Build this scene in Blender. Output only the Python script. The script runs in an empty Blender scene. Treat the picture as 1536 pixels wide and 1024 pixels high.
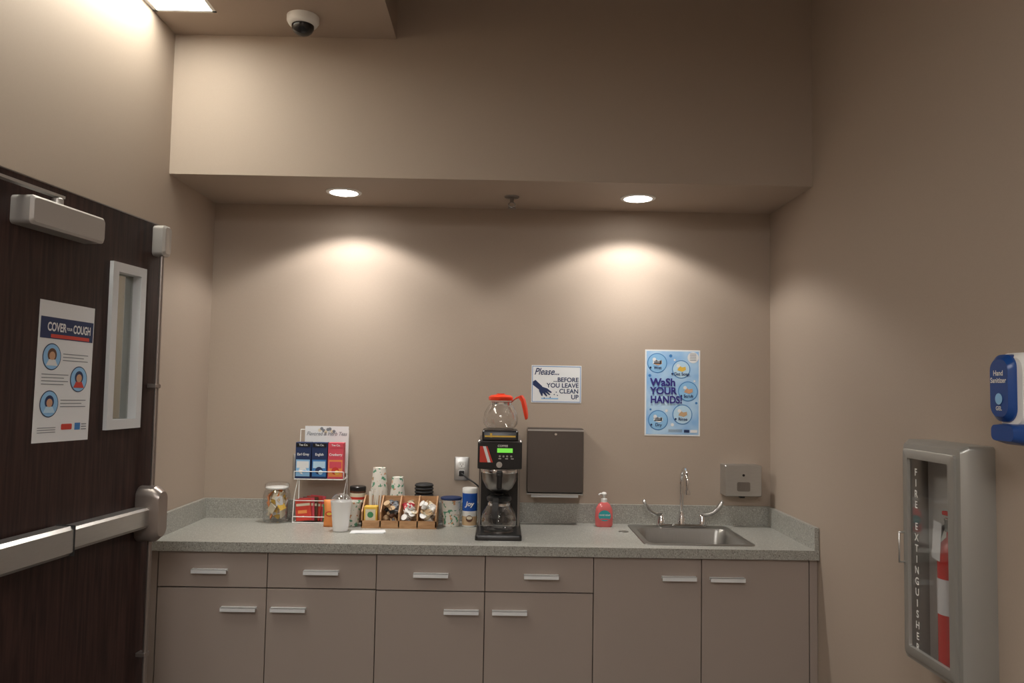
import bpy, bmesh, math, random
from mathutils import Vector, Matrix
random.seed(4)
scene=bpy.context.scene
col=scene.collection
W=2.8172; S=.5542; HS=2.4488; HC=3.0713; CD=.6134; CT=.88; X1=.9741
# ---------------------------------------------------------------- materials
MATS={}
def nodes(name):
    m=bpy.data.materials.new(name); m.use_nodes=True
    nt=m.node_tree; b=nt.nodes['Principled BSDF']
    return m,nt,b
def mat(name,colr,rough=.5,metal=0.,spec=.5,trans=0.,noise=0.,nscale=60.,bump=0.,aniso=None):
    if name in MATS: return MATS[name]
    m,nt,b=nodes(name)
    c=(*colr,1)
    b.inputs['Base Color'].default_value=c
    b.inputs['Roughness'].default_value=rough
    b.inputs['Metallic'].default_value=metal
    b.inputs['Specular IOR Level'].default_value=spec
    if trans: b.inputs['Transmission Weight'].default_value=trans
    if noise or bump:
        tc=nt.nodes.new('ShaderNodeTexCoord'); n=nt.nodes.new('ShaderNodeTexNoise')
        n.inputs['Scale'].default_value=nscale; n.inputs['Detail'].default_value=2
        if aniso:
            mp=nt.nodes.new('ShaderNodeMapping'); mp.inputs['Scale'].default_value=aniso
            nt.links.new(tc.outputs['Object'],mp.inputs[0]); nt.links.new(mp.outputs[0],n.inputs['Vector'])
        else: nt.links.new(tc.outputs['Object'],n.inputs['Vector'])
        if noise:
            r=nt.nodes.new('ShaderNodeMapRange'); r.inputs[3].default_value=1-noise; r.inputs[4].default_value=1+noise
            r.inputs[1].default_value=.3; r.inputs[2].default_value=.7
            nt.links.new(n.outputs['Fac'],r.inputs[0])
            mx=nt.nodes.new('ShaderNodeVectorMath'); mx.operation='SCALE'; mx.inputs[0].default_value=colr
            nt.links.new(r.outputs[0],mx.inputs['Scale']); nt.links.new(mx.outputs[0],b.inputs['Base Color'])
        if bump:
            bp=nt.nodes.new('ShaderNodeBump'); bp.inputs['Strength'].default_value=bump; bp.inputs['Distance'].default_value=.002
            nt.links.new(n.outputs['Fac'],bp.inputs['Height']); nt.links.new(bp.outputs[0],b.inputs['Normal'])
    MATS[name]=m; return m
def emis(name,colr,st):
    m=bpy.data.materials.new(name); m.use_nodes=True; nt=m.node_tree; nt.nodes.clear()
    e=nt.nodes.new('ShaderNodeEmission'); o=nt.nodes.new('ShaderNodeOutputMaterial')
    e.inputs[0].default_value=(*colr,1); e.inputs[1].default_value=st; nt.links.new(e.outputs[0],o.inputs[0]); return m
def glassm(name,tint=(1,1,1),base=.06,gl=.75):
    m=bpy.data.materials.new(name); m.use_nodes=True; nt=m.node_tree; nt.nodes.clear()
    t=nt.nodes.new('ShaderNodeBsdfTransparent'); t.inputs[0].default_value=(*tint,1)
    g=nt.nodes.new('ShaderNodeBsdfGlossy'); g.inputs['Roughness'].default_value=.04
    lw=nt.nodes.new('ShaderNodeLayerWeight'); lw.inputs[0].default_value=.35
    r=nt.nodes.new('ShaderNodeMapRange'); r.inputs[3].default_value=base; r.inputs[4].default_value=gl
    nt.links.new(lw.outputs['Facing'],r.inputs[0])
    mx=nt.nodes.new('ShaderNodeMixShader'); o=nt.nodes.new('ShaderNodeOutputMaterial')
    nt.links.new(r.outputs[0],mx.inputs[0]); nt.links.new(t.outputs[0],mx.inputs[1]); nt.links.new(g.outputs[0],mx.inputs[2]); nt.links.new(mx.outputs[0],o.inputs[0])
    return m
def speckle(name,basec,cols,rough=.35):
    m,nt,b=nodes(name)
    tc=nt.nodes.new('ShaderNodeTexCoord')
    last=None
    cur=(*basec,1)
    prev=None
    for i,(c,sc,th) in enumerate(cols):
        v=nt.nodes.new('ShaderNodeTexNoise'); v.inputs['Scale'].default_value=sc; v.inputs['Detail'].default_value=1
        mp=nt.nodes.new('ShaderNodeMapping'); mp.inputs['Location'].default_value=(i*7.3,i*3.1,i)
        nt.links.new(tc.outputs['Object'],mp.inputs[0]); nt.links.new(mp.outputs[0],v.inputs['Vector'])
        r=nt.nodes.new('ShaderNodeMapRange'); r.inputs[1].default_value=th; r.inputs[2].default_value=th+.03
        nt.links.new(v.outputs['Fac'],r.inputs[0])
        mx=nt.nodes.new('ShaderNodeMix'); mx.data_type='RGBA'
        nt.links.new(r.outputs[0],mx.inputs[0])
        if prev is None: mx.inputs[6].default_value=cur
        else: nt.links.new(prev,mx.inputs[6])
        mx.inputs[7].default_value=(*c,1); prev=mx.outputs[2]
    nt.links.new(prev,b.inputs['Base Color']); b.inputs['Roughness'].default_value=rough
    return m
def woodm(name,c1,c2,scale=(14,14,.8),rough=.45,spec=.5):
    m,nt,b=nodes(name)
    tc=nt.nodes.new('ShaderNodeTexCoord'); mp=nt.nodes.new('ShaderNodeMapping'); mp.inputs['Scale'].default_value=scale
    n=nt.nodes.new('ShaderNodeTexNoise'); n.inputs['Scale'].default_value=5; n.inputs['Detail'].default_value=8; n.inputs['Distortion'].default_value=.6
    cr=nt.nodes.new('ShaderNodeValToRGB'); cr.color_ramp.elements[0].position=.35; cr.color_ramp.elements[1].position=.68
    cr.color_ramp.elements[0].color=(*c1,1); cr.color_ramp.elements[1].color=(*c2,1)
    nt.links.new(tc.outputs['Object'],mp.inputs[0]); nt.links.new(mp.outputs[0],n.inputs['Vector']); nt.links.new(n.outputs['Fac'],cr.inputs[0]); nt.links.new(cr.outputs[0],b.inputs['Base Color'])
    b.inputs['Roughness'].default_value=rough; b.inputs['Specular IOR Level'].default_value=spec; return m
M_wall=mat('wall_paint',(.42,.344,.281),.6,spec=.3,noise=.015,nscale=250)
M_ceil=mat('ceiling_paint',(.43,.35,.29),.75,spec=.2,noise=.015,nscale=200)
M_floor=mat('floor_vinyl',(.16,.145,.13),.5,noise=.08,nscale=20)
M_cab=mat('cabinet_laminate',(.365,.306,.271),.42,noise=.012,nscale=300,spec=.4)
M_cabin=mat('cabinet_core',(.05,.04,.035),.7)
M_top=speckle('speckled_solid_surface',(.345,.343,.312),[((.44,.435,.40),180,.56),((.21,.20,.18),200,.61),((.54,.54,.50),140,.67)])
M_alu=mat('satin_aluminium',(.88,.91,.93),.38,.25)
M_ss=mat('brushed_stainless',(.54,.535,.52),.34,.9,noise=.05,nscale=30,aniso=(1,1,30))
M_sink=mat('sink_steel',(.36,.35,.33),.33,.9,noise=.05,nscale=30,aniso=(30,1,1))
M_ssd=mat('stainless_dark',(.30,.285,.275),.32,1.,noise=.05,nscale=30,aniso=(30,1,1))
M_towel=mat('dispenser_steel',(.165,.15,.143),.28,.9,noise=.05,nscale=30,aniso=(30,1,1))
M_chrome=mat('chrome',(.82,.82,.83),.08,1.)
M_grayp=mat('grey_metal_paint',(.40,.395,.37),.38,.55)
M_closer=mat('closer_silver',(.47,.45,.43),.4,.5)
M_rod=mat('rod_steel',(.32,.28,.26),.35,.8)
M_door=woodm('espresso_wood',(.016,.0062,.0055),(.048,.021,.017),rough=.5,spec=.3)
M_bamboo=woodm('bamboo',(.42,.22,.10),(.58,.34,.17),(3,14,14),.5)
M_black=mat('black_plastic',(.012,.012,.013),.3)
M_blackm=mat('black_matte',(.02,.02,.021),.6)
M_white=mat('white_plastic',(.82,.82,.80),.4)
M_frame=mat('white_frame_paint',(.66,.68,.70),.4)
M_paper=mat('white_paper',(.80,.82,.84),.7)
M_navy=mat('navy_ink',(.012,.03,.11),.6)
M_blue=mat('blue_ink',(.05,.22,.55),.6)
M_sky=mat('sky_ink',(.28,.55,.85),.6)
M_pale=mat('pale_blue_ink',(.50,.72,.90),.6)
M_red=mat('red_ink',(.62,.05,.03),.5)
M_orange=mat('orange_plastic',(.85,.06,.02),.35)
M_orangep=mat('orange_ink',(.85,.30,.08),.5)
M_yellow=mat('yellow_ink',(.80,.52,.08),.5)
M_gray=mat('grey_ink',(.22,.24,.27),.7)
M_skin=mat('skin_ink',(.62,.36,.22),.7)
M_purple=mat('indigo_ink',(.03,.02,.22),.6)
M_green=mat('green_ink',(.05,.25,.10),.6)
M_pink=mat('pink_ink',(.70,.08,.12),.5)
M_brown=mat('brown_ink',(.12,.05,.025),.6)
M_tan=mat('tan_ink',(.55,.38,.22),.6)
M_cream=mat('cream_ink',(.75,.68,.52),.6)
M_cup=speckle('printed_paper_cup',(.80,.78,.72),[((.12,.35,.22),55,.60),((.62,.32,.16),45,.66)],.5)
M_glass=glassm('clear_glass')
M_cabglass=glassm('cabinet_glass',(.95,.95,.95),.03,.35)
M_wglass=glassm('window_glass',(.75,.78,.74),.08,.6)
M_soap=mat('pink_liquid_soap',(.95,.22,.22),.15,trans=.35)
M_dome=mat('smoked_dome',(.01,.01,.012),.05)
M_lcd=emis('green_lcd',(.25,.9,.10),.8)
M_extred=mat('extinguisher_red',(.65,.012,.012),.25)
M_sanblue=mat('sanitizer_blue',(.008,.06,.26),.3)
M_lens=emis('downlight_lens',(1,.95,.88),20)
M_trof=emis('troffer_lens',(1,.97,.86),20)
M_trof2=emis('troffer_lens_room',(1,.97,.93),21)
# ---------------------------------------------------------------- helpers
def G(name,loc=(0,0,0),rz=0,parent=None):
    e=bpy.data.objects.new(name,None); e.empty_display_size=.05; col.objects.link(e)
    e.location=loc; e.rotation_euler=(0,0,rz)
    if parent: e.parent=parent
    return e
def link(name,me,m,parent,smooth=False,loc=None,rot=None):
    o=bpy.data.objects.new(name,me); col.objects.link(o)
    if m: me.materials.append(m)
    if parent: o.parent=parent
    if smooth:
        for p in me.polygons: p.use_smooth=True
    if loc: o.location=loc
    if rot: o.rotation_euler=rot
    return o
def box(name,x0,x1,y0,y1,z0,z1,m,parent=None,bev=0.,rot=None,seg=2):
    bm=bmesh.new(); bmesh.ops.create_cube(bm,size=1)
    cx,cy,cz=(x0+x1)/2,(y0+y1)/2,(z0+z1)/2
    bmesh.ops.scale(bm,vec=(abs(x1-x0),abs(y1-y0),abs(z1-z0)),verts=bm.verts)
    if bev>0: bmesh.ops.bevel(bm,geom=list(bm.edges),offset=bev,segments=seg,affect='EDGES',profile=.5)
    me=bpy.data.meshes.new(name); bm.to_mesh(me); bm.free()
    o=link(name,me,m,parent,loc=(cx,cy,cz),rot=rot)
    return o
def boxes(name,L,m,parent=None,bev=0):
    bm=bmesh.new()
    for (x0,x1,y0,y1,z0,z1) in L:
        r=bmesh.ops.create_cube(bm,size=1); vs=r['verts']
        bmesh.ops.scale(bm,vec=(x1-x0,y1-y0,z1-z0),verts=vs)
        bmesh.ops.translate(bm,vec=((x0+x1)/2,(y0+y1)/2,(z0+z1)/2),verts=vs)
    me=bpy.data.meshes.new(name); bm.to_mesh(me); bm.free()
    return link(name,me,m,parent)
def lathe(name,prof,m,parent=None,loc=(0,0,0),rot=None,seg=40,cap=True,smooth=True):
    bm=bmesh.new(); rings=[]
    for r,z in prof:
        rings.append([bm.verts.new((r*math.cos(2*math.pi*i/seg),r*math.sin(2*math.pi*i/seg),z)) for i in range(seg)])
    for a,b in zip(rings[:-1],rings[1:]):
        for i in range(seg):
            j=(i+1)%seg; bm.faces.new((a[i],a[j],b[j],b[i]))
    if cap: bm.faces.new(rings[0][::-1]); bm.faces.new(rings[-1])
    me=bpy.data.meshes.new(name); bmesh.ops.recalc_face_normals(bm,faces=bm.faces); bm.to_mesh(me); bm.free()
    o=link(name,me,m,parent,loc=loc,rot=rot)
    if smooth:
        for p in me.polygons: p.use_smooth=True
        me.set_sharp_from_angle(angle=math.radians(40))
    return o
def cyl(name,x,y,z0,z1,r0,m,parent=None,r1=None,seg=32):
    return lathe(name,[(r0,0),(r1 if r1 is not None else r0,z1-z0)],m,parent,loc=(x,y,z0),seg=seg)
def rrect(x0,x1,y0,y1,r,n=6):
    pts=[]
    for (cx,cy,a0) in ((x1-r,y1-r,0),(x0+r,y1-r,90),(x0+r,y0+r,180),(x1-r,y0+r,270)):
        for i in range(n+1):
            a=math.radians(a0+90*i/n); pts.append((cx+r*math.cos(a),cy+r*math.sin(a)))
    return pts
def loft(name,rings,m,parent=None,capA=True,capB=True,axis='Z',smooth=True,loc=None,rot=None):
    """rings: (x0,x1,y0,y1,r,h); axis Z: plan xy, height h;  axis Y: plan xz, depth h"""
    bm=bmesh.new(); R=[]
    for (x0,x1,y0,y1,r,h) in rings:
        vs=[]
        for (u,v) in rrect(x0,x1,y0,y1,r):
            vs.append(bm.verts.new((u,v,h) if axis=='Z' else (u,h,v)))
        R.append(vs)
    n=len(R[0])
    for a,b in zip(R[:-1],R[1:]):
        for i in range(n):
            j=(i+1)%n; bm.faces.new((a[i],a[j],b[j],b[i]))
    if capA: bm.faces.new(R[0][::-1])
    if capB: bm.faces.new(R[-1])
    bmesh.ops.recalc_face_normals(bm,faces=bm.faces)
    me=bpy.data.meshes.new(name); bm.to_mesh(me); bm.free()
    o=link(name,me,m,parent,loc=loc,rot=rot)
    if smooth:
        for p in me.polygons: p.use_smooth=True
        me.set_sharp_from_angle(angle=math.radians(35))
    return o
def tube(name,pts,r,m,parent=None,smooth=True,cyclic=False,radii=None):
    cu=bpy.data.curves.new(name,'CURVE'); cu.dimensions='3D'; cu.bevel_depth=r; cu.bevel_resolution=4; cu.use_fill_caps=True
    if smooth:
        s=cu.splines.new('BEZIER'); s.bezier_points.add(len(pts)-1)
        for i,p in enumerate(pts):
            bp=s.bezier_points[i]; bp.co=p; bp.handle_left_type='AUTO'; bp.handle_right_type='AUTO'
            if radii: bp.radius=radii[i]
    else:
        s=cu.splines.new('POLY'); s.points.add(len(pts)-1)
        for i,p in enumerate(pts): s.points[i].co=(*p,1)
    s.use_cyclic_u=cyclic
    cu.materials.append(m)
    o=bpy.data.objects.new(name,cu); col.objects.link(o)
    if parent: o.parent=parent
    return o
LAY=.0005
def poly(name,pts,lay,m,parent,y=0.):
    me=bpy.data.meshes.new(name)
    me.from_pydata([(u,y-LAY*lay,v) for u,v in pts],[],[list(range(len(pts)))])
    return link(name,me,m,parent)
def rect(name,u0,u1,v0,v1,lay,m,parent,y=0.): return poly(name,[(u0,v0),(u1,v0),(u1,v1),(u0,v1)],lay,m,parent,y)
def disc(name,u,v,r,lay,m,parent,y=0.,ry=None,seg=36,a0=0,a1=360):
    ry=ry or r; n=seg
    pts=[(u+r*math.cos(math.radians(a0+(a1-a0)*i/n)),v+ry*math.sin(math.radians(a0+(a1-a0)*i/n))) for i in range(n if a1-a0==360 else n+1)]
    return poly(name,pts,lay,m,parent,y)
def txt(name,s,u,v,size,lay,m,parent,y=0.,al='LEFT',bold=0.,shear=0.,sx=1.,spacing=1.,line=1.,roty=0.):
    cu=bpy.data.curves.new(name,'FONT'); cu.body=s; cu.size=size; cu.align_x=al; cu.offset=bold*size; cu.shear=shear
    cu.space_character=spacing; cu.space_line=line
    cu.materials.append(m)
    o=bpy.data.objects.new(name,cu); col.objects.link(o); o.parent=parent
    o.location=(u,y-LAY*lay,v); o.rotation_euler=(math.pi/2,roty,0); o.scale=(sx,1,1)
    return o
# ---------------------------------------------------------------- room shell
YB=-6.6; HT=4.3; YL=-3.3
box('wall_back',-.1,W+.1,0,.1,0,HS+.1,M_wall)
box('wall_left',-.1,0,YB,0,0,HT,M_wall)
box('wall_right',W,W+.1,YB,0,0,HT,M_wall)
box('wall_rear',-.1,W+.1,YB-.1,YB,0,HT,M_wall)
box('floor',-.1,W+.1,YB,.1,-.1,0,M_floor)
box('wall_soffit',0,W,-S,0,HS,HT,M_wall)
boxes('ceiling_lower',[(.26,X1,YL,-S,HC,HT),(0,.26,-.765,-S,HC,HT),(0,.26,YL,-2.35,HC,HT),(0,W,YB,YL,HC,HT)],M_ceil)
box('ceiling_upper',X1,W,YL,-S,HT-.02,HT+.1,M_ceil)
# perimeter troffer (real fixture beside the left wall)
tg=G('troffer_light',(0,0,HC))
box('lens',.018,.245,-2.34,-.78,.03,.045,M_trof,tg)
boxes('housing',[(.245,.26,-2.35,-.765,0,.06),(.0,.26,-.78,-.765,0,.06),(.0,.26,-2.35,-2.335,0,.06),(0,.018,-2.35,-.765,.0,.06)],M_white,tg)
for i,(x,y) in enumerate([(1.35,-4.35),(1.35,-5.7)]):
    g=G('troffer_light',(x,y,HC))
    box('frame',-.61,.61,-.31,.31,-.012,.0,M_white,g); box('lens',-.58,.58,-.28,.28,-.016,-.0125,M_trof2,g)
# downlights: wide spill plus tighter core beam of the same lamp
for x,y in ((.706,-.286),(2.094,-.282)):
    g=G('recessed_downlight',(x,y,HS))
    lathe('trim_ring',[(.064,-.001),(.066,-.006),(.082,-.004),(.084,0)],M_white,g,cap=False)
    cyl('lens',0,0,-.004,-.002,.066,M_lens,g)
    for nm,en,sz,bl in (('lamp_spill',31,134,.30),('lamp_core',22,100,1.)):
        L=bpy.data.lights.new(nm,'SPOT'); L.energy=en; L.color=(1,.955,.90); L.spot_size=math.radians(sz); L.spot_blend=bl; L.shadow_soft_size=.05
        lo=bpy.data.objects.new(nm,L); col.objects.link(lo); lo.parent=g; lo.location=(0,0,-.012)
# sprinkler
g=G('fire_sprinkler',(1.498,-.262,HS))
lathe('escutcheon',[(.036,0),(.034,-.006),(.014,-.010)],M_ssd,g)
cyl('stem',0,0,-.03,-.008,.009,M_ssd,g)
tube('yoke',[(-.007,0,-.028),(-.016,0,-.04),(0,0,-.054)],.003,M_ssd,g); tube('yoke_b',[(.007,0,-.028),(.016,0,-.04),(0,0,-.054)],.003,M_ssd,g)
cyl('deflector',0,0,-.058,-.055,.020,M_ssd,g)
# dome camera
g=G('dome_security_camera',(.61,-.745,HC))
lathe('base',[(.066,0),(.066,-.02),(.058,-.034),(.048,-.038)],M_white,g)
lathe('dome',[(.046,-.036),(.045,-.05),(.037,-.065),(.022,-.076),(.005,-.08)],M_dome,g)
# ---------------------------------------------------------------- cabinets
cg=G('base_cabinets')
x0=.0386; P=.457; YF=-CD+.025; TK=.018
e_=.002
zt=CT-.043
L=[(e_,.036,YF-.0,YF+.02,.1,zt),(x0+6*P+.002,W-e_,YF,YF+.02,.1,zt),(e_,W-e_,-.565,-.56,0,.1)]
L+=[(e_,W-e_,-.55,-.01,.1,.118)]
for i in (0,2,4,6):
    xx=x0+i*P; L.append((max(e_,xx-.009),min(W-e_,xx+.009),-.565,-.01,.118,CT-.045))
boxes('carcass',L,M_cab,cg)
boxes('carcass_dark',[(.04,W-.04,YF+.021,YF+.024,.118,zt)],M_cabin,cg)
g_=.0018
for i in range(6):
    a=x0+i*P+g_; b=x0+(i+1)*P-g_
    pr=.004 if i in (2,3) else 0
    if i<4:
        zb=.690-(.002 if i in(2,3) else 0)
        box('drawer_front_%d'%(i+1),a,b,YF-.001-pr,YF+.018,zb,zt-.003,M_cab,cg,.0012)
        box('door_front_%d'%(i+1),a,b,YF-.001,YF+.018,.105,zb-.005,M_cab,cg,.0012)
    else:
        box('door_front_%d'%(i+1),a,b,YF-.001,YF+.018,.105,zt-.003,M_cab,cg,.0012)
def pull(n,a,b,z,pr=0):
    y=YF-.001-pr
    boxes('pull_'+n,[(a,b,y-.026,y,z+.004,z+.0065),(a,b,y-.026,y-.022,z-.010,z+.0065),(a,b,y-.002,y,z-.004,z+.0065)],M_alu,cg)
for i,(a,b,z) in enumerate([(.185,.331,.760),(.651,.797,.760),(1.110,1.256,.756),(1.573,1.719,.756),(2.154,2.298,.756),(2.357,2.503,.754),(.311,.457,.605),(.518,.664,.605),(1.240,1.386,.605),(1.442,1.588,.605)]):
    pull(str(i+1),a,b,z,.004 if i in(2,3) else 0)
# countertop with real cut-out
HX0,HX1,HY0,HY1=2.105,2.56,-.53,-.065
boxes('countertop',[(e_,HX0,-CD,-e_,CT-.04,CT),(HX1,W-e_,-CD,-e_,CT-.04,CT),(HX0,HX1,-CD,HY0,CT-.04,CT),(HX0,HX1,HY1,-e_,CT-.04,CT)],M_top)
boxes('backsplash',[(e_,W-e_,-.02,-e_,CT,CT+.0945),(e_,.02,-CD+.005,-.02,CT,CT+.0945),(W-.02,W-e_,-CD+.005,-.02,CT,CT+.0945)],M_top)
# sink
sg=G('stainless_sink',(2.3325,-.2975,CT))
hx,hy=.2425,.2475
loft('bowl',[(-hx,hx,-hy,hy,.03,.0005),(-hx+.003,hx-.003,-hy+.003,hy-.003,.028,.004),(-hx+.02,hx-.02,-hy+.02,hy-.02,.025,.0045),
  (-hx+.028,hx-.028,-hy+.028,hy-.085,.045,.002),(-hx+.034,hx-.034,-hy+.034,hy-.091,.045,-.012),(-hx+.045,hx-.045,-hy+.045,hy-.1,.05,-.14),(-hx+.07,hx-.07,-hy+.07,hy-.13,.05,-.16),(-.04,.04,-.06,.02,.03,-.165)],M_sink,sg,capA=False)
cyl('drain',0,-.02,-.1649,-.162,.035,M_chrome,sg)
# faucet (deck-mounted, gooseneck with wrist blades)
fg=G('gooseneck_faucet',(2.352,-.088,CT+.0048))
loft('deck_plate',[(-.125,.125,-.025,.025,.024,0),(-.125,.125,-.025,.025,.024,.008),(-.12,.12,-.02,.02,.019,.012)],M_chrome,fg)
lathe('spout_base',[(.022,.012),(.020,.035),(.014,.05),(.012,.07)],M_chrome,fg)
pts=[(0,0,.05),(0,0,.2)]
for k in range(0,9):
    a=math.radians(180-k*22.5); pts.append((0,-.062-.062*math.cos(a),.22+.062*math.sin(a)))
pts.append((0,-.124,.185))
tube('spout',pts,.0095,M_chrome,fg)
cyl('aerator',0,-.124,.168,.188,.012,M_chrome,fg)
for s in (-1,1):
    lathe('valve_%s'%('a' if s<0 else 'b'),[(.020,.012),(.019,.03),(.015,.038),(.015,.052),(.010,.058)],M_chrome,fg,loc=(s*.1,0,0))
    bm=bmesh.new()
    path=[(.0,.0,.050,.009),(.03,-.012,.052,.011),(.055,-.02,.064,.013),(.075,-.025,.085,.016),(.088,-.027,.105,.017),(.097,-.028,.120,.011)]
    prev=None
    for (dx,dy,z,w) in path:
        vs=[bm.verts.new((s*(.1+dx),dy-w,z)),bm.verts.new((s*(.1+dx),dy+w,z)),bm.verts.new((s*(.1+dx)-s*.008,dy+w,z+.012)),bm.verts.new((s*(.1+dx)-s*.008,dy-w,z+.012))]
        if prev:
            for i in range(4): bm.faces.new((prev[i],prev[(i+1)%4],vs[(i+1)%4],vs[i]))
        else: bm.faces.new(vs)
        prev=vs
    bm.faces.new(prev); bmesh.ops.recalc_face_normals(bm,faces=bm.faces)
    me=bpy.data.meshes.new('blade'); bm.to_mesh(me); bm.free(); link('wrist_blade_%s'%('a' if s<0 else 'b'),me,M_ss,fg,True)
g=G('countertop_hole_cover',(2.047,-.235,CT)); lathe('cap',[(.024,0),(.023,.002),(.018,.003)],M_sink,g)
# ---------------------------------------------------------------- soap bottle
g=G('pink_hand_soap_bottle',(1.972,-.10,CT))
loft('bottle',[(-.036,.036,-.02,.02,.019,0),(-.042,.042,-.024,.024,.022,.008),(-.043,.043,-.025,.025,.022,.05),(-.040,.040,-.023,.023,.021,.085),(-.028,.028,-.02,.02,.018,.108),(-.014,.014,-.014,.014,.013,.118)],M_soap,g)
lathe('collar',[(.015,.117),(.015,.133),(.006,.136),(.005,.15)],M_white,g)
loft('pump_head',[(-.011,.011,-.011,.011,.010,.15),(-.012,.012,-.012,.012,.010,.158),(-.008,.008,-.008,.008,.007,.164)],M_white,g)
tube('nozzle',[(0,0,.157),(-.02,-.008,.157),(-.028,-.01,.152)],.0035,M_white,g)
M_teal=mat('teal_label',(.02,.35,.38),.5)
disc('label',0,.055,.030,2,M_teal,g,y=-.025,ry=.026); txt('label_text','HAND SOAP',0,.055,.0095,4,M_white,g,y=-.025,al='CENTER',bold=.02); rect('label_band',-.02,.02,.036,.041,4,M_pink,g,y=-.025)
# ---------------------------------------------------------------- dispensers
g=G('paper_towel_dispenser',(1.733,0,1.19))
loft('case',[(-.138,.138,-.155,.158,.008,0),(-.138,.138,-.155,.158,.008,-.09),(-.134,.134,-.151,.154,.008,-.098)],M_towel,g,axis='Y')
boxes('lip',[(-.137,.137,-.1005,-.0985,.145,.153),(-.137,.137,-.1,-.02,-.162,-.157)],M_ss,g)
box('paper_towel',-.115,.115,-.075,-.071,-.178,-.13,M_paper,g)
cyl('lock',0,0,0,.002,.006,M_chrome,g).matrix_local=Matrix.Translation((.0,-.0985,.13))@Matrix.Rotation(math.pi/2,4,'X')
g=G('wall_soap_dispenser',(2.655,0,1.107))
loft('case',[(-.09,.09,-.075,.076,.006,0),(-.09,.09,-.075,.076,.006,-.085),(-.087,.087,-.072,.073,.006,-.09)],M_ss,g,axis='Y')
loft('push_plate',[(-.032,.032,-.05,-.005,.008,-.090),(-.032,.032,-.05,-.005,.008,-.093)],M_ssd,g,axis='Y')
cyl('sight_glass',0,0,0,.003,.006,M_black,g).matrix_local=Matrix.Translation((.0,-.09,.028))@Matrix.Rotation(math.pi/2,4,'X')
box('spout',-.012,.012,-.075,-.05,-.085,-.074,M_black,g,.002)
# ---------------------------------------------------------------- outlets
def outlet(x,z,plug):
    g=G('wall_outlet',(x,0,z))
    loft('cover_plate',[(-.036,.036,-.058,.058,.005,0),(-.036,.036,-.058,.058,.005,-.004),(-.033,.033,-.055,.055,.004,-.006)],M_ss,g,axis='Y')
    for s in (-1,1):
        loft('receptacle_%d'%(s+2),[(-.016,.016,s*.02-.0145,s*.02+.0145,.007,-.006),(-.016,.016,s*.02-.0145,s*.02+.0145,.007,-.008)],M_white,g,axis='Y')
        for u in (-.006,.006): rect('slot',u-.001,u+.001,s*.02-.001,s*.02+.006,1,M_black,g,y=-.008)
        disc('ground',0,s*.02-.007,.0025,1,M_black,g,y=-.008)
    if plug:
        box('plug',-.012,.014,-.035,-.0085,-.035,-.008,M_black,g,.004)
        tube('power_cord',[(.0,-.032,-.02),(.03,-.05,-.04),(.085,-.08,-.075),(.12,-.085,-.12)],.004,M_black,g)
outlet(1.273,1.137,True); outlet(.471,1.138,False)
# ---------------------------------------------------------------- signs
g=G('clean_up_sign',(1.739,-.001,1.5645))
hw,hh=.1255,.0935
box('sheet',-hw,hw,-.0005,.001,-hh,hh,M_paper,g)
for n,(a,b,c,d) in enumerate([(-hw+.004,hw-.004,-hh+.004,-hh+.0065),(-hw+.004,hw-.004,hh-.0065,hh-.004),(-hw+.004,-hw+.0065,-hh+.004,hh-.004),(hw-.0065,hw-.004,-hh+.004,hh-.004)]):
    rect('border_%d'%n,a,b,c,d,2,M_blue,g)
txt('t1','Please...',-.112,.047,.047,2,M_navy,g,bold=.012,shear=.35,sx=.85)
txt('t2','...BEFORE\nYOU LEAVE\nCLEAN\nUP',.112,.012,.031,2,M_navy,g,al='RIGHT',bold=.022,line=.92)
poly('sleeve',[(-.118,.012),(-.105,.02),(-.07,-.012),(-.085,-.03),(-.118,-.005)],2,M_navy,g)
poly('hand',[(-.088,-.018),(-.07,-.014),(-.045,-.022),(-.022,-.040),(-.026,-.045),(-.046,-.036),(-.03,-.052),(-.034,-.056),(-.055,-.042),(-.044,-.060),(-.05,-.062),(-.068,-.044),(-.068,-.06),(-.074,-.06),(-.086,-.036)],3,M_navy,g)
rect('cloth',-.075,.01,-.075,-.069,2,M_sky,g)
for k,(u,v) in enumerate([(-.01,-.052),(.0,-.04),(.006,-.056),(-.03,-.066),(-.06,-.07)]): disc('spark_%d'%k,u,v,.003,3,M_navy,g,seg=8)
# wash poster
g=G('hand_washing_poster',(2.3235,-.001,1.5315))
hw,hh=.139,.2155
mm,nt,b=nodes('poster_blue_wash'); tc=nt.nodes.new('ShaderNodeTexCoord'); n=nt.nodes.new('ShaderNodeTexNoise'); n.inputs['Scale'].default_value=9
cr=nt.nodes.new('ShaderNodeValToRGB'); cr.color_ramp.elements[0].position=.35;cr.color_ramp.elements[1].position=.65
cr.color_ramp.elements[0].color=(.26,.50,.84,1); cr.color_ramp.elements[1].color=(.50,.71,.91,1)
nt.links.new(tc.outputs['Object'],n.inputs['Vector']); nt.links.new(n.outputs['Fac'],cr.inputs[0]); nt.links.new(cr.outputs[0],b.inputs['Base Color']); b.inputs['Roughness'].default_value=.5
box('sheet',-hw,hw,-.0005,.001,-hh,hh,M_paper,g)
rect('art',-hw+.007,hw-.007,-hh+.007,hh-.007,2,mm,g)
steps=[(-.078,.148,'Wet',M_skin),(.043,.118,'Get Soap',M_yellow),(.078,.008,'Scrub',M_skin),(.050,-.108,'Rinse',M_tan),(-.072,-.138,'Dry',M_paper)]
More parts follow.
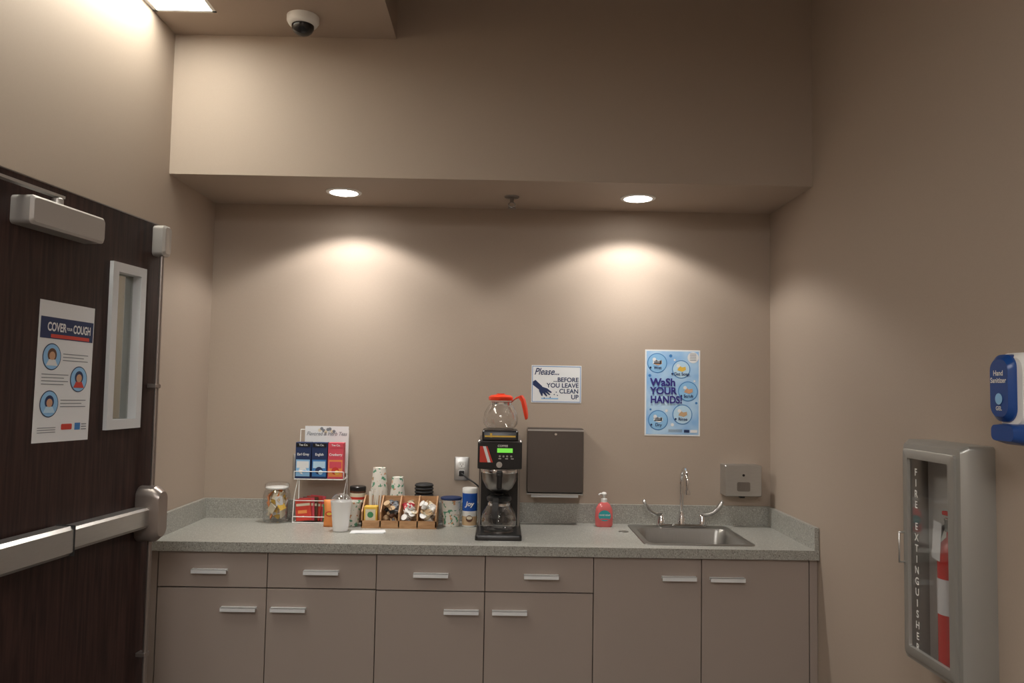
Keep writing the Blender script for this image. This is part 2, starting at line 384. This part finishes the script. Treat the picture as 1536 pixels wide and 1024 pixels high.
for k,(u,v,s,mi) in enumerate(steps):
    disc('ring_%d'%k,u,v,.050 if k!=1 else .046,3,M_blue,g); disc('bubble_%d'%k,u,v,.046 if k!=1 else .042,4,M_pale if k%2 else M_sky,g)
    poly('icon_%d'%k,[(u-.02,v-.004),(u-.008,v+.018),(u+.004,v+.01),(u+.022,v+.014),(u+.024,v-.002),(u+.006,v-.012)],5,mi,g)
    disc('drop_%d'%k,u-.015,v+.018,.009,6,M_paper,g); 
    if k in(0,4): rect('fix_%d'%k,u-.022,u+.020,v-.004,v+.014,5,M_paper,g); rect('fixb_%d'%k,u-.016,u+.014,v+.0,v+.010,6,M_gray,g)
    txt('step_%d'%k,s,u+.002,v-.030,.021,7,M_navy,g,al='CENTER',bold=.02); disc('dot_%d'%k,u-.034 if k!=1 else u-.045,v-.023,.005,7,M_navy,g)
disc('note_circle',.103,.178,.028,3,M_paper,g,ry=.028)
for k in range(5): rect('note_%d'%k,.087,.119,.163+k*.008,.1655+k*.008,4,M_gray,g)
txt('title1','WaSh',-.112,.035,.052,8,M_purple,g,bold=.032); txt('title2','YOUR',-.112,-.007,.048,8,M_purple,g,bold=.032); txt('title3','HANDS!',-.112,-.052,.050,8,M_purple,g,bold=.032,sx=.88)
for k,(u,v,r) in enumerate([(-.01,.185,.008),(.01,.165,.005),(-.115,.085,.007),(.0,-.16,.008),(.12,-.05,.006),(-.03,-.09,.007),(-.11,-.085,.005),(.11,.06,.005)]): disc('small_bubble_%d'%k,u,v,r,3,M_paper if k%2 else M_blue,g)
rect('logo_a',.058,.085,-.198,-.184,4,M_navy,g); rect('logo_b',.09,.125,-.198,-.184,4,M_paper,g)
for k in range(3): rect('foot_%d'%k,-.02,.05,-.195+k*.005,-.193+k*.005,4,M_gray,g)
# ---------------------------------------------------------------- coffee maker
g=G('coffee_maker',(1.4625,-.30,CT))
hw=.098
loft('base',[(-hw-.004,hw+.004,-.2,.2,.012,0),(-hw-.004,hw+.004,-.2,.2,.012,.018),(-hw,hw,-.195,.196,.012,.026)],M_black,g)
lathe('warmer_plate',[(.066,.026),(.066,.031),(.05,.033)],M_ssd,g,loc=(0,-.10,0))
loft('column',[(-hw+.003,hw-.003,.02,.195,.006,.026),(-hw+.003,hw-.003,.02,.195,.006,.31)],M_ssd,g)
box('column_face',-.085,.085,.012,.02,.03,.30,M_black,g,.003)
loft('head',[(-hw,hw,-.165,.197,.008,.305),(-hw,hw,-.165,.197,.008,.425),(-hw+.004,hw-.004,-.16,.193,.008,.432)],M_ssd,g)
loft('control_panel',[(-hw+.001,hw-.001,.306,.424,.008,-.165),(-hw+.001,hw-.001,.306,.424,.008,-.172),(-hw+.005,hw-.005,.310,.420,.008,-.176)],M_black,g,axis='Y')
yp=-.1765
rect('lcd',-.012,.056,.378,.397,1,M_lcd,g,y=yp); 
for k,u in enumerate((.0,.016,.032,.05)): disc('button_%d'%k,u,.362,.0045,1,M_grayp,g,y=yp,seg=16)
txt('brand','COFFEE',-.01,.403,.013,1,M_white,g,y=yp,bold=.02)
for k,u in enumerate((.0,.03,.055)): rect('legend_%d'%k,u-.006,u+.006,.350,.353,1,M_white,g,y=yp)
poly('warning_sticker',[(-.088,.405),(-.055,.405),(-.030,.335),(-.088,.335)],1,M_red,g,y=yp); poly('sticker_stripe',[(-.075,.405),(-.062,.405),(-.040,.335),(-.053,.335)],2,M_paper,g,y=yp)
disc('crest',-.002,.325,.013,1,M_ss,g,y=yp); 
lathe('filter_funnel',[(.030,.196),(.058,.215),(.076,.25),(.080,.295),(.080,.304)],M_ssd,g,loc=(0,-.095,0))
lathe('funnel_rim',[(.0825,.285),(.0835,.287),(.0835,.299),(.0825,.301)],M_chrome,g,loc=(0,-.095,0))
box('funnel_handle',-.014,.014,-.225,-.17,.272,.300,M_black,g,.006)
box('funnel_handle_drop',-.012,.012,-.228,-.212,.225,.29,M_black,g,.006)
loft('upper_warmer',[(-.08,.08,-.17,.02,.01,.432),(-.08,.08,-.17,.02,.01,.468),(-.076,.076,-.166,.016,.01,.474)],M_black,g)
rect('warmer_label',-.068,.068,.445,.452,1,M_yellow,g,y=-.1705); rect('warmer_label_b',-.045,-.035,.444,.462,2,M_yellow,g,y=-.1705); 
lathe('upper_plate',[(.062,.474),(.062,.478),(.05,.479)],M_ssd,g,loc=(0,-.075,0))
def carafe(n,x,y,z,hm,ang):
    c=G(n,(x,y,z),ang,g)
    lathe('glass',[(.045,0),(.066,.004),(.077,.022),(.079,.045),(.073,.072),(.058,.098),(.047,.112),(.046,.128),(.050,.140)],M_glass,c,cap=False)
    lathe('bottom',[(.001,.002),(.060,.003)],M_glass,c,cap=False)
    lathe('band',[(.0485,.106),(.0505,.108),(.0505,.118),(.0485,.120)],M_chrome,c)
    lathe('collar',[(.052,.126),(.055,.130),(.055,.142),(.045,.149),(.018,.153)],hm,c)
    cyl('lid_knob',0,0,.150,.157,.018,hm,c)
    bm=bmesh.new(); prev=None
    for (r,zz,w,t) in [(.044,.112,.010,.016),(.07,.135,.011,.014),(.095,.146,.012,.011),(.108,.128,.013,.010),(.117,.095,.013,.010),(.124,.062,.011,.009),(.126,.045,.007,.006)]:
        vs=[bm.verts.new((r-t*.6,-w,zz-t*.5)),bm.verts.new((r-t*.6,w,zz-t*.5)),bm.verts.new((r+t*.6,w,zz+t*.5)),bm.verts.new((r+t*.6,-w,zz+t*.5))]
        if prev:
            for i in range(4): bm.faces.new((prev[i],prev[(i+1)%4],vs[(i+1)%4],vs[i]))
        else: bm.faces.new(vs)
        prev=vs
    bm.faces.new(prev); bmesh.ops.recalc_face_normals(bm,faces=bm.faces)
    me=bpy.data.meshes.new('handle'); bm.to_mesh(me); bm.free(); o=link('handle',me,hm,c)
    md=o.modifiers.new('b','BEVEL'); md.width=.004; md.segments=2
    return c
carafe('lower_carafe',0,-.10,.033,M_black,math.radians(-98))
carafe('upper_carafe',0,-.075,.479,M_orange,math.radians(-22))
# ---------------------------------------------------------------- glass jar
g=G('glass_jar_of_tea_packets',(.390,-.105,CT))
lathe('jar',[(.050,0),(.060,.004),(.063,.02),(.063,.13),(.058,.148),(.050,.158),(.052,.163)],M_glass,g,cap=False)
lathe('jar_bottom',[(.001,.003),(.058,.004)],M_glass,g,cap=False)
lathe('lid',[(.054,.163),(.058,.166),(.058,.180),(.050,.186),(.012,.190)],M_glass,g)
lathe('seal',[(.0525,.160),(.0545,.161),(.0545,.166),(.0525,.167)],M_white,g)
pk=[M_yellow,M_cream,M_orangep,M_cream,M_yellow,M_tan,M_paper]
for k in range(56):
    a=random.uniform(0,6.28); r=random.uniform(0.012,.042); zz=.03+.10*(k/56)+random.uniform(0,.012)
    o=box('packet_%d'%k,r*math.cos(a)-.017,r*math.cos(a)+.017,r*math.sin(a)-.003,r*math.sin(a)+.003,zz-.022,zz+.022,pk[k%7],g,.001)
    o.rotation_euler=(random.uniform(-.4,.4),random.uniform(-.7,.7),a+math.pi/2)
# ---------------------------------------------------------------- tea rack
g=G('tea_display_rack',(.595,-.085,CT))
wr=.0022
for s in (-.118,.118):
    tube('side_wire',[(s,-.055,.002),(s,-.05,.05),(s,-.035,.12),(s,.03,.215),(s,.045,.36),(s,.05,.44)],wr,M_white,g)
    tube('side_base',[(s,-.055,.003),(s,.05,.003),(s,.048,.22)],wr,M_white,g,smooth=False)
    tube('tier_side',[(s,-.05,.245),(s,-.05,.208),(s,.045,.208)],wr,M_white,g,smooth=False)
for (y,z) in [(-.055,.003),(.05,.003),(-.05,.245),(-.05,.208),(.0,.208),(.045,.208),(.05,.44),(-.052,.03),(-.04,.105)]:
    tube('cross_wire',[(-.118,y,z),(.118,y,z)],wr,M_white,g,smooth=False)
cd=G('header_card',(.012,.042,.37),0,g)
box('card',-.107,.107,0,.003,-.14,.088,M_paper,cd)
txt('card_text','Flavored & Herb Teas',0,.043,.026,2,M_gray,cd,al='CENTER',bold=.01,shear=.3,sx=.85)
for k in range(8): disc('sketch_%d'%k,-.035+k*.01,.068+.008*math.sin(k*1.7),.008,1+k%2,M_gray if k%3 else M_cream,cd,seg=14)
for k,(m1,m2,t) in enumerate([(M_navy,M_sky,'Earl Grey'),(M_navy,M_blue,'English'),(M_pink,M_orangep,'Cranberry')]):
    u0=-.116+k*.078; b_=G('tea_box_%d'%(k+1),(u0,-.045,.2115),0,g)
    box('carton',0,.074,0,.045,0,.172,m1,b_,.001)
    rect('panel',.004,.070,.01,.09,2,m2,b_); rect('top_panel',.004,.070,.15,.168,2,M_black if k<2 else m1,b_)
    rect('window',.008,.066,.05,.082,3,M_paper if k==0 else (M_pale if k==1 else M_pink),b_)
    disc('art',.037,.038,.018,4,[M_paper,M_navy,M_red][k],b_); disc('art2',.045,.03,.011,5,[M_sky,M_pale,M_yellow][k],b_)
    txt('brand','Tea Co.',.037,.156,.013,3,M_paper,b_,al='CENTER',bold=.02); txt('flavour',t,.037,.110,.0165,3,M_paper,b_,al='CENTER',bold=.02,sx=.9)
for k in range(5):
    b_=G('packet_%d'%(k+1),(-.105+k*.010,-.042+k*.013,.006),0,g)
    o=box('sachet',0,.075,0,.007,0,.105+.004*k,[M_red,M_pink,M_brown,M_red,M_pink][k],b_,.002); b_.rotation_euler=(-.12,.05*(k-2),0)
    rect('stripe',.005,.07,.07,.082,2,M_cream,b_); rect('stripe2',.012,.055,.035,.050,2,M_orangep,b_); rect('stripe3',.012,.04,.018,.022,2,M_paper,b_)
for k in range(3):
    o=box('green_packet_%d'%k,.02+.004*k,.09+.004*k,-.03+.02*k,-.022+.02*k,.006,.088,[M_green,M_yellow,M_green][k],g,.002)
# snack bag
g=G('orange_snack_bag',(.672,-.215,CT))
bm=bmesh.new(); nr,nc=10,20; rows=[]
for i in range(nr+1):
    t=i/nr; half=.031-.004*math.sin(math.pi*t)+.001*math.sin(9*t); th=.019*math.sin(math.pi*min(1,.12+t*.86))**.6+.0008
    rows.append([bm.verts.new((half*math.cos(2*math.pi*j/nc)*(1+.02*math.sin(7*t+j)),th*math.sin(2*math.pi*j/nc)*(1+.12*math.sin(5*t+1.7*j)),t*.125)) for j in range(nc)])
for i in range(nr):
    for j in range(nc): bm.faces.new((rows[i][j],rows[i][(j+1)%nc],rows[i+1][(j+1)%nc],rows[i+1][j]))
bm.faces.new(rows[0][::-1]); bm.faces.new(rows[-1]); bmesh.ops.recalc_face_normals(bm,faces=bm.faces)
me=bpy.data.meshes.new('bag'); bm.to_mesh(me); bm.free(); link('bag',me,M_orangep,g,True)
disc('logo',0,.062,.018,3,M_red,g,y=-.0205,ry=.012); disc('logo_b',0,.062,.012,4,M_yellow,g,y=-.0205,ry=.007)
# ---------------------------------------------------------------- cups
def cup(n,x,y,h,rt,rb,m,z=CT,lid=None):
    g=G(n,(x,y,z))
    lathe('cup',[(rb*.9,0),(rb,.001),(rt,h-.003),(rt+.002,h),(rt-.002,h),(rb-.003,.008)],m,g,cap=True)
    return g
g=cup('foam_cup_with_lid',.742,-.315,.134,.047,.034,mat('foam_white',(.90,.90,.90),.6))
lathe('dome_lid',[(.049,.133),(.049,.138),(.040,.152),(.028,.164),(.014,.168)],M_glass,g,cap=False)
g=cup('paper_cup',.768,-.185,.115,.044,.031,M_cup)
g=cup('paper_cup',1.233,-.138,.128,.048,.040,M_cup)
lathe('rim_lid',[(.049,.124),(.051,.126),(.051,.134),(.046,.136)],M_navy,g)
def stack(x,y,h,r,step,nm):
    g=G(nm,(x,y,CT)); n=int((h-.11)/step)
    lathe('cup_0',[(r,0),(r-.010,.11),(r-.013,.11)],M_cup,g)
    for k in range(1,n+1): lathe('cup_%d'%k,[(r+.001,k*step),(r+.001,k*step+.004),(r-.010,k*step+.11),(r-.013,k*step+.108)],M_cup,g)
stack(.875,-.065,.262,.040,.019,'paper_cup_stack'); stack(.965,-.065,.222,.037,.018,'paper_cup_stack')
g=G('black_lid_stack',(1.095,-.07,CT))
for k in range(12):
    z=.0+k*.016; lathe('lid_%d'%k,[(.044,z),(.046,z+.003),(.046,z+.007),(.040,z+.013),(.030,z+.0155)],M_blackm,g)
g=G('coffee_canister',(.772,-.065,CT)); lathe('can',[(.037,0),(.038,.003),(.038,.150)],M_brown,g); lathe('lid',[(.039,.150),(.039,.168),(.036,.171)],M_black,g)
lathe('label',[(.0384,.095),(.0384,.14)],M_cream,g,cap=False); lathe('label_band',[(.0387,.11),(.0387,.122)],M_red,g,cap=False)
g=G('creamer_canister',(1.3225,-.145,CT))
lathe('body',[(.034,0),(.0355,.003),(.0355,.165)],M_white,g); lathe('lid',[(.0365,.162),(.0365,.178),(.034,.182)],M_white,g)
lathe('blue_wrap',[(.0359,.075),(.0359,.158)],mat('canister_blue',(.01,.08,.38),.35),g,cap=False)
txt('brand','Joy',0,.10,.030,1,M_white,g,y=-.0365,al='CENTER',bold=.03,shear=.2); 
lathe('brown_wrap',[(.0359,.008),(.0359,.05)],M_tan,g,cap=False); disc('cup_art',.0,.04,.016,1,M_brown,g,y=-.036); disc('cup_art2',.0,.044,.013,2,M_cream,g,y=-.036,ry=.008)
# ---------------------------------------------------------------- organiser
g=G('wooden_condiment_organizer',(.822,-.245,CT+.0005))
OW=.35; OD=.125
def prism(n,xa,xb,prof,m,parent):
    me=bpy.data.meshes.new(n); k=len(prof)
    v=[(xa,y,z) for y,z in prof]+[(xb,y,z) for y,z in prof]
    f=[list(range(k))[::-1],[k+i for i in range(k)]]+[[i,(i+1)%k,k+(i+1)%k,k+i] for i in range(k)]
    me.from_pydata(v,[],f); return link(n,me,m,parent)
box('bottom',0,OW,0,OD,0,.006,M_bamboo,g); box('back',0,OW,OD-.006,OD,.006,.135,M_bamboo,g)
box('front_lip',0,OW,0,.006,.006,.035,M_bamboo,g)
for k,u in enumerate((0,.086,.172,.258,OW-.006)):
    prism('divider_%d'%k,u,u+.006,[(0,.006),(OD-.006,.006),(OD-.006,.138),(OD-.03,.138),(.0,.075)],M_bamboo,g)
box('yellow_tea_tin',.010,.072,.012,.06,.0065,.098,M_yellow,g,.003); rect('tin_label',.018,.064,.03,.085,2,M_cream,g,y=.012); disc('tin_art',.041,.06,.014,3,M_green,g,y=.012); 
for k in range(16): 
    u=.014+random.uniform(0,.060); box('stirrer_%d'%k,u,u+.005,.07+.002*k,.072+.002*k,.016,.15+random.uniform(-.01,.02),M_white,g,rot=(0,random.uniform(-.10,.10),0))
def creamers(u0,u1,cols_,n,base):
    for k in range(n):
        u=random.uniform(u0+.018,u1-.018); y=random.uniform(.024,OD-.030); z=base+.010+.080*(k/n)
        c_=lathe('creamer_%d'%k,[(.010,0),(.013,.018),(.016,.019),(.016,.021)],random.choice(cols_),g,loc=(u,y,z),seg=14)
        c_.rotation_euler=(random.uniform(-.9,.9),random.uniform(-.9,.9),0)
creamers(.092,.172,[M_gray,M_brown,M_tan,M_blackm],26,.010); creamers(.178,.258,[M_white,M_white,M_cream,M_pink],32,.010); creamers(.264,.344,[M_white,M_white,M_cream,M_tan],32,.010)
g=G('paper_napkin',(.875,-.345,CT+.0005),.08); box('napkin',-.08,.07,-.035,.035,0,.002,M_paper,g); box('napkin_fold',-.06,.075,-.03,.03,.002,.004,M_paper,g,rot=(0,0,.12))
# ---------------------------------------------------------------- door leaf
ang=math.atan2(.992,.1235)
dg=G('door_1',(.052,-1.90,0),ang)
DW=.923; DT=.044; DH=2.13
wx0,wx1,wz0,wz1=.645,.79,1.405,1.925
boxes('leaf',[(0,wx0,0,DT,.01,DH),(wx1,DW,0,DT,.01,DH),(wx0,wx1,0,DT,.01,wz0),(wx0,wx1,0,DT,wz1,DH)],M_door,dg)
fx0,fx1,fz0,fz1=.619,.816,1.378,1.951
boxes('window_frame',[(fx0,wx0+.006,-.014,DT+.003,fz0,fz1),(wx1-.006,fx1,-.014,DT+.003,fz0,fz1),(wx0+.006,wx1-.006,-.014,DT+.003,fz0,wz0+.006),(wx0+.006,wx1-.006,-.014,DT+.003,wz1-.006,fz1)],M_frame,dg)
box('window_glass',wx0+.006,wx1-.006,.018,.024,wz0+.006,wz1-.006,M_wglass,dg)
# closer
loft('closer_body',[(.155,.49,1.983,2.066,.012,-.0005),(.155,.49,1.983,2.066,.012,-.06),(.163,.482,1.99,2.059,.012,-.068)],M_closer,dg,axis='Y')
lathe('closer_spindle',[(.016,2.066),(.016,2.085),(.010,2.09)],M_closer,dg,loc=(.30,-.035,0))
boxes('closer_arm',[(-.02,.32,-.045,-.022,2.09,2.098)],M_closer,dg)
box('top_edge_trim',0,DW,-.002,DT+.002,DH,DH+.004,M_ssd,dg)
# exit device
loft('push_bar',[(.02,.40,1.012,1.10,.006,-.012),(.02,.40,1.012,1.10,.006,-.06),(.02,.40,1.022,1.09,.006,-.07)],M_ss,dg,axis='Y')
loft('push_rail',[(.395,.84,1.02,1.092,.006,-.001),(.395,.84,1.02,1.092,.006,-.048),(.395,.84,1.03,1.084,.006,-.056)],M_ss,dg,axis='Y')
box('bar_seam',.398,.404,-.0715,-.01,1.010,1.102,M_blackm,dg)
loft('device_head',[(.825,.905,.965,1.165,.035,-.001),(.825,.905,.965,1.165,.035,-.06),(.835,.895,.985,1.145,.028,-.085)],M_rod,dg,axis='Y')
tube('vertical_rod',[(.885,-.028,1.15),(.885,-.028,2.04)],.0085,M_rod,dg,smooth=False)
tube('vertical_rod_lower',[(.885,-.028,.98),(.885,-.028,.12)],.0085,M_rod,dg,smooth=False)
box('rod_guide',.868,.902,-.036,-.0005,1.52,1.535,M_rod,dg,.002)
loft('top_latch',[(.862,.918,2.01,2.125,.015,-.001),(.862,.918,2.01,2.125,.015,-.04),(.870,.910,2.02,2.118,.012,-.048)],M_closer,dg,axis='Y')
box('lower_guide',.868,.902,-.036,-.0005,.55,.565,M_rod,dg,.002)
box('bottom_latch',.862,.918,-.04,-.001,.04,.14,M_rod,dg,.01)
# cover cough poster
pg=G('cough_poster',(.4175,-.0012,1.568),0,dg); pg.rotation_euler=(0,math.radians(.9),0)
hw,hh=.1275,.214
box('sheet',-hw,hw,-.0003,.001,-hh,hh,M_paper,pg)
rect('header',-hw+.006,hw-.004,.10,.165,2,M_navy,pg); rect('red_band',-.075,.105,.103,.114,3,M_red,pg)
txt('title','COVER',-.092,.124,.036,3,M_paper,pg,bold=.03,sx=.72); txt('title_b','COUGH',.025,.124,.036,3,M_paper,pg,bold=.03,sx=.64); txt('title_c','YOUR',-.006,.130,.012,3,M_paper,pg,bold=.03,sx=.8)
for k,(u,v) in enumerate([(-.065,.045),(.065,-.02),(-.065,-.098)]):
    disc('ring_%d'%k,u,v,.041,2,M_navy,pg); disc('bg_%d'%k,u,v,.038,3,M_sky,pg)
    disc('hair_%d'%k,u,v+.006,.020,4,M_brown if k==0 else M_navy,pg); disc('face_%d'%k,u,v+.003,.013,5,M_skin,pg); 
    poly('body_%d'%k,[(u-.026,v-.027),(u-.014,v-.008),(u+.014,v-.008),(u+.026,v-.027)],5,M_paper if k==0 else (M_red if k==1 else M_pale),pg)
    for j in range(3+ (k==1)*1):
        a=-.015 if k!=1 else -.105; rect('line_%d_%d'%(k,j),a,a+.12-(j%2)*.02,v+.01-j*.010,v+.0125-j*.010,2,M_gray,pg)
loft('tag',[(-.005,.045,-.178,-.160,.004,-.001),(-.005,.045,-.178,-.160,.004,-.0012)],M_red,pg,axis='Y'); rect('logo',.058,.085,-.180,-.158,2,M_blue,pg)
for j in range(3): rect('fine_%d'%j,-.11,-.03,-.185+j*.007,-.183+j*.007,2,M_gray,pg); rect('fine2_%d'%j,.09,.115,-.180+j*.008,-.177+j*.008,2,M_gray,pg)
# ---------------------------------------------------------------- extinguisher cabinet
eg=G('fire_extinguisher_cabinet',(W,-1.645,0),-math.pi/2)   # local x -> world -y ; local -y -> into room
a,b=-.165,.165; z0,z1=.73,1.405
def frame_loft(n,rings,m): return loft(n,rings,m,eg,axis='Y',capA=False,capB=False)
frame_loft('shell',[(a,b,z0,z1,.012,0),(a,b,z0,z1,.012,-.07),(a+.012,b-.012,z0+.012,z1-.012,.012,-.09),(a+.03,b-.03,z0+.03,z1-.03,.008,-.092)],M_grayp)
frame_loft('door_frame',[(a+.028,b-.028,z0+.028,z1-.028,.008,-.088),(a+.028,b-.028,z0+.028,z1-.028,.008,-.10),(a+.031,b-.031,z0+.031,z1-.031,.008,-.102),(a+.055,b-.055,z0+.055,z1-.055,.004,-.102),(a+.057,b-.057,z0+.057,z1-.057,.004,-.092)],M_grayp)
box('interior_back',a+.01,b-.01,-.012,-.004,z0+.01,z1-.01,M_white,eg)
box('glass_pane',a+.054,b-.054,-.094,-.091,z0+.054,z1-.054,M_cabglass,eg)
tube('door_pull',[(a+.035,-.101,1.03),(a+.035,-.118,1.03),(a+.035,-.118,1.12),(a+.035,-.101,1.12)],.0035,M_ss,eg,smooth=False)
txt('lettering','\n'.join('FIRE EXTINGUISHER'),a+.094,1.300,.030,1,M_white,eg,y=-.0945,al='CENTER',bold=.02,line=1.08)
EX=.038
lathe('extinguisher_body',[(.032,.76),(.038,.765),(.038,1.08),(.031,1.115),(.014,1.135),(.012,1.155)],M_extred,eg,loc=(EX,-.051,0))
lathe('extinguisher_label',[(.0386,.92),(.0386,1.02)],M_paper,eg,loc=(EX,-.051,0),cap=False)
box('valve',EX-.015,EX+.015,-.065,-.035,1.15,1.19,M_chrome,eg,.004); box('lever',EX-.035,EX+.045,-.060,-.045,1.195,1.207,M_extred,eg,.003); box('lever_lower',EX-.025,EX+.04,-.060,-.045,1.172,1.18,M_black,eg,.002,rot=(0,.25,0))
tube('hose',[(EX-.015,-.05,1.17),(EX-.043,-.055,1.15),(EX-.046,-.06,1.0),(EX-.040,-.066,.85)],.006,M_black,eg)
box('inspection_tag',EX-.030,EX+.012,-.0900,-.0892,1.07,1.18,M_paper,eg,rot=(0,.12,0))
# ---------------------------------------------------------------- sanitizer
g=G('hand_sanitizer_dispenser',(W,-2.03,1.545),-math.pi/2)
loft('body',[(-.062,.066,-.078,.104,.03,0),(-.064,.068,-.085,.108,.035,-.05),(-.06,.064,-.082,.106,.034,-.085),(-.045,.05,-.07,.094,.03,-.10)],M_white,g,axis='Y')
loft('front_cover',[(-.062,.030,-.066,.104,.034,-.07),(-.060,.030,-.064,.102,.034,-.105),(-.048,.022,-.052,.09,.028,-.118)],M_sanblue,g,axis='Y')
txt('label','Hand\nSanitizer',-.013,.05,.018,2,M_white,g,y=-.1185,al='CENTER',bold=.02)
disc('logo',-.012,-.008,.014,2,M_sky,g,y=-.1185); txt('logo_t','GEL',-.012,-.036,.014,2,M_white,g,y=-.1185,al='CENTER',bold=.02)
loft('drip_tray',[(-.045,.06,-.118,-.070,.018,-.02),(-.048,.062,-.12,-.067,.02,-.09),(-.036,.05,-.110,-.072,.014,-.125)],M_sanblue,g,axis='Y')
# ---------------------------------------------------------------- world + camera
w=bpy.data.worlds.new('World'); scene.world=w; w.use_nodes=True
w.node_tree.nodes['Background'].inputs[0].default_value=(.5,.47,.43,1); w.node_tree.nodes['Background'].inputs[1].default_value=.3
cx,D,h,yaw,pitch,roll,f=1.4676,3.9612,1.5451,.0114,.0580,.0171,1182.58
F=Vector((math.sin(yaw)*math.cos(pitch),math.cos(yaw)*math.cos(pitch),math.sin(pitch)))
R0=Vector((math.cos(yaw),-math.sin(yaw),0)); U0=R0.cross(F)
R=math.cos(roll)*R0+math.sin(roll)*U0; U=-math.sin(roll)*R0+math.cos(roll)*U0
cam=bpy.data.cameras.new('camera'); cam.sensor_width=36; cam.lens=f*36/1536; cam.clip_start=.05
co=bpy.data.objects.new('camera',cam); col.objects.link(co)
co.matrix_world=Matrix(((R.x,U.x,-F.x,cx),(R.y,U.y,-F.y,-D),(R.z,U.z,-F.z,h),(0,0,0,1)))
scene.camera=co
scene.view_settings.view_transform='Standard'
